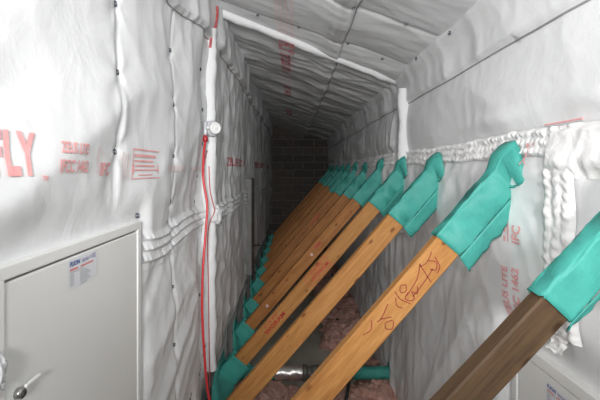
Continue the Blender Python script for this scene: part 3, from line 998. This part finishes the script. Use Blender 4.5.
V, F = tube([(0.030, -0.052, 0.0), (0.030, -0.028, 0.0)], 0.008, 12)
pydata('neck', V, F, M['plastic'], fit)
c_, s_ = cos(radians(-48)), sin(radians(-48))
hx, hy, hz = FX + c_ * 0.030 + s_ * 0.052, 2.05 + s_ * 0.030 - c_ * 0.052, 0.167
hose = empty('red_hose', (hx, hy, hz))
tag(hose, 'thin red hose hanging down the left wall from the white fitting', 'hose')
V, F = tube([(0, 0, 0.006), (0, 0, -0.008), (0, 0, -0.022), (0, 0, -0.028)], [0.010, 0.013, 0.013, 0.008], 14)
pydata('end_collar', V, F, M['hose_d'], hose)
# hangs a few centimetres in front of the lining
hp = [Vector((0, 0, -0.022))]
for (X_, Y_, Z_) in ((-0.438, 1.955, 0.06), (-0.432, 1.93, -0.05), (-0.412, 1.92, -0.168), (-0.414, 1.90, -0.285), (-0.421, 1.87, -0.468), (-0.420, 1.85, -0.65), (-0.408, 1.85, -0.88), (-0.392, 1.87, -1.07), (-0.35, 1.90, -1.25), (-0.25, 1.93, -1.36), (-0.15, 1.93, -1.60)):
    hp.append(Vector((max(X_, S_left(Y_, Z_, 0.010).x if Z_ > -1.2 else X_) - hx, Y_ - hy, Z_ - hz)))
V, F = tube(smooth_path(hp, 8), 0.0058, 10)
pydata('hose_line', V, F, M['hose'], hose)

# ------------------------------------------------------------------ batten on the far left wall
bt = empty('grey_batten', (LX + 0.03, 3.85, -0.98))
tag(bt, 'narrow grey upright batten on the far left wall', 'batten')
bm = box_bm(-0.03, 0.045, -0.13, 0.13, 0.0, 0.90, 0.006)
from_bm('board', bm, M['batten'], bt)
V, F = tube([(0.04, -0.05, 0.27), (0.07, -0.02, 0.262), (0.115, 0.0, 0.255)], 0.006, 8)
pydata('nail', V, F, M['black'], bt)

# ------------------------------------------------------------------ duct across the floor
PY, PZ = 2.88, -1.46
du = empty('duct_pipe', (0.14, PY, PZ))
tag(du, 'silver and teal wrapped pipe crossing low under the braces', 'pipe')
def along(name, prof, mat, n=20, wob=0.0, parent=du):
    V, F = [], []
    for (x, r) in prof:
        for k in range(n):
            t = 2 * pi * k / n
            q = r + wob * N(x * 25, cos(t) * 2, sin(t) * 2)
            V.append(Vector((x - 0.14, q * cos(t), q * sin(t))))
    for i in range(len(prof) - 1):
        for k in range(n):
            F.append((i * n + k, i * n + (k + 1) % n, (i + 1) * n + (k + 1) % n, (i + 1) * n + k))
    F.append(tuple(range(n))); F.append(tuple(range((len(prof) - 1) * n, len(prof) * n))[::-1])
    return pydata(name, V, F, mat, parent)
foil = plain('silver foil', (0.75, 0.74, 0.72), 0.28, 0.9, nscale=25, var=0.1, bstr=0.6, bdist=0.01)
along('teal_sleeve', [(x, 0.046) for x in frange(-0.40, -0.12, 0.02)], M['teal'], wob=0.006)
along('foil_sleeve', [(x, 0.052) for x in frange(-0.13, 0.075, 0.01)], foil, wob=0.005)
along('coupling', [(0.06, 0.040), (0.07, 0.056), (0.10, 0.056), (0.105, 0.044), (0.135, 0.044), (0.14, 0.052), (0.185, 0.052), (0.19, 0.040)], M['clamp'])
along('teal_sleeve', [(x, 0.043) for x in frange(0.18, 0.71, 0.02)], M['teal'], wob=0.006)
along('wall_collar', [(0.690, 0.045), (0.700, 0.07), (0.712, 0.105), (0.735, 0.11)], M['teal'], wob=0.02)
V, F = tube([(0.0, -0.055, 0.012), (0.0, -0.068, 0.012)], 0.016, 12)
pydata('clamp_screw', V, F, M['fixing_c'], du)

# ------------------------------------------------------------------ glass-wool insulation
def wool():
    m, nt, b = new_mat('pink glass wool')
    b.inputs['Roughness'].default_value = 0.95
    b.inputs['Specular IOR Level'].default_value = 0.1
    v = obj_vec(nt)
    n = noise_node(nt, 18, 6, 0.7, v, 1.2)
    n2 = noise_node(nt, 5, 3, 0.6, v)
    r = ramp(nt, n.outputs['Fac'], [(0.28, (0.60, 0.34, 0.29)), (0.5, (0.85, 0.51, 0.44)), (0.72, (0.92, 0.66, 0.58))])
    mx = nd(nt, 'ShaderNodeMix', data_type='RGBA', blend_type='MULTIPLY'); mx.inputs[0].default_value = 0.5
    r2 = ramp(nt, n2.outputs['Fac'], [(0.35, (0.7, 0.62, 0.5)), (0.65, (1, 1, 1))])
    nt.links.new(r.outputs['Color'], mx.inputs[6]); nt.links.new(r2.outputs['Color'], mx.inputs[7])
    nt.links.new(mx.outputs[2], b.inputs['Base Color'])
    bump(nt, b, n.outputs['Fac'], 1.0, 0.03)
    return m
bm = bmesh.new()
spots = []
random.seed(11)
for _ in range(85):
    spots.append((random.uniform(-0.34, 0.62), random.uniform(2.05, 2.84), random.uniform(0.08, 0.135)))
for _ in range(46):
    y = random.uniform(3.15, 6.2)
    spots.append((random.uniform(0.40, 0.62), y, random.uniform(0.11, 0.18)))
for (x, y, r) in spots:
    b2 = blob((x, y, FZ + r * 0.22), r, random.uniform(0, 50), 4, 0.45, 4.5, (1.0, 1.0, 0.75))
    me = bpy.data.meshes.new('tmp'); b2.to_mesh(me); b2.free(); bm.from_mesh(me); bpy.data.meshes.remove(me)
ins = from_bm('glass_wool_insulation', bm, wool(), None, True)
tag(ins, 'loose pink glass wool lying on the floor under the pipe and along right wall', 'insulation', kind='stuff')

# black cable over the wool
V, F = tube(smooth_path([(0.55, 5.6, -1.45), (0.52, 4.9, -1.50), (0.43, 4.4, -1.55), (0.47, 3.9, -1.52), (0.42, 3.5, -1.58), (0.33, 3.25, -1.60), (0.36, 2.98, -1.42), (0.38, 2.88, -1.398), (0.39, 2.78, -1.42), (0.37, 2.68, -1.45), (0.33, 2.5, -1.44)], 8), 0.012, 8)
cb = pydata('black_cable', V, F, M['black'])
tag(cb, 'black cable snaking over the pink insulation on the floor', 'cable')

# ------------------------------------------------------------------ light: camera flash and an added fill lamp behind the viewer for bounced glow
def spot(name, loc_, target, power, size, blend, radius, col=(1, 1, 1)):
    l = bpy.data.lights.new(name, 'SPOT')
    l.energy = power; l.spot_size = radians(size); l.spot_blend = blend; l.shadow_soft_size = radius; l.color = col
    o = bpy.data.objects.new(name, l); COL.objects.link(o)
    o.location = loc_
    o.rotation_euler = (Vector(target) - Vector(loc_)).to_track_quat('-Z', 'Y').to_euler()
    return o
spot('flash', (-0.02, -0.22, 0.20), (-0.02 + 0.14, 0.78, 0.20 + 0.08), 27, 90, 0.7, 0.03, (1.0, 0.985, 0.97))
spot('back_lamp', (0.02, -1.25, 0.32), (0.05, -0.25, 0.32 + 0.13), 132, 86, 1.0, 0.15, (1.0, 0.985, 0.97))

w = bpy.data.worlds.new('world'); SC.world = w; w.use_nodes = True
w.node_tree.nodes['Background'].inputs['Color'].default_value = (0.0, 0.0, 0.0, 1)

# ------------------------------------------------------------------ camera
cam = bpy.data.cameras.new('camera')
cam.sensor_width = 36; cam.lens = 24.0; cam.clip_start = 0.02
cam.shift_x = 7 / 600; cam.shift_y = -30 / 600
co = bpy.data.objects.new('camera', cam); COL.objects.link(co)
co.location = (0, 0, 0); co.rotation_euler = (pi / 2, 0, 0)
SC.camera = co
SC.view_settings.view_transform = 'Standard'
SC.view_settings.look = 'None'
SC.view_settings.gamma = 1
SC.view_settings.exposure = 0.95
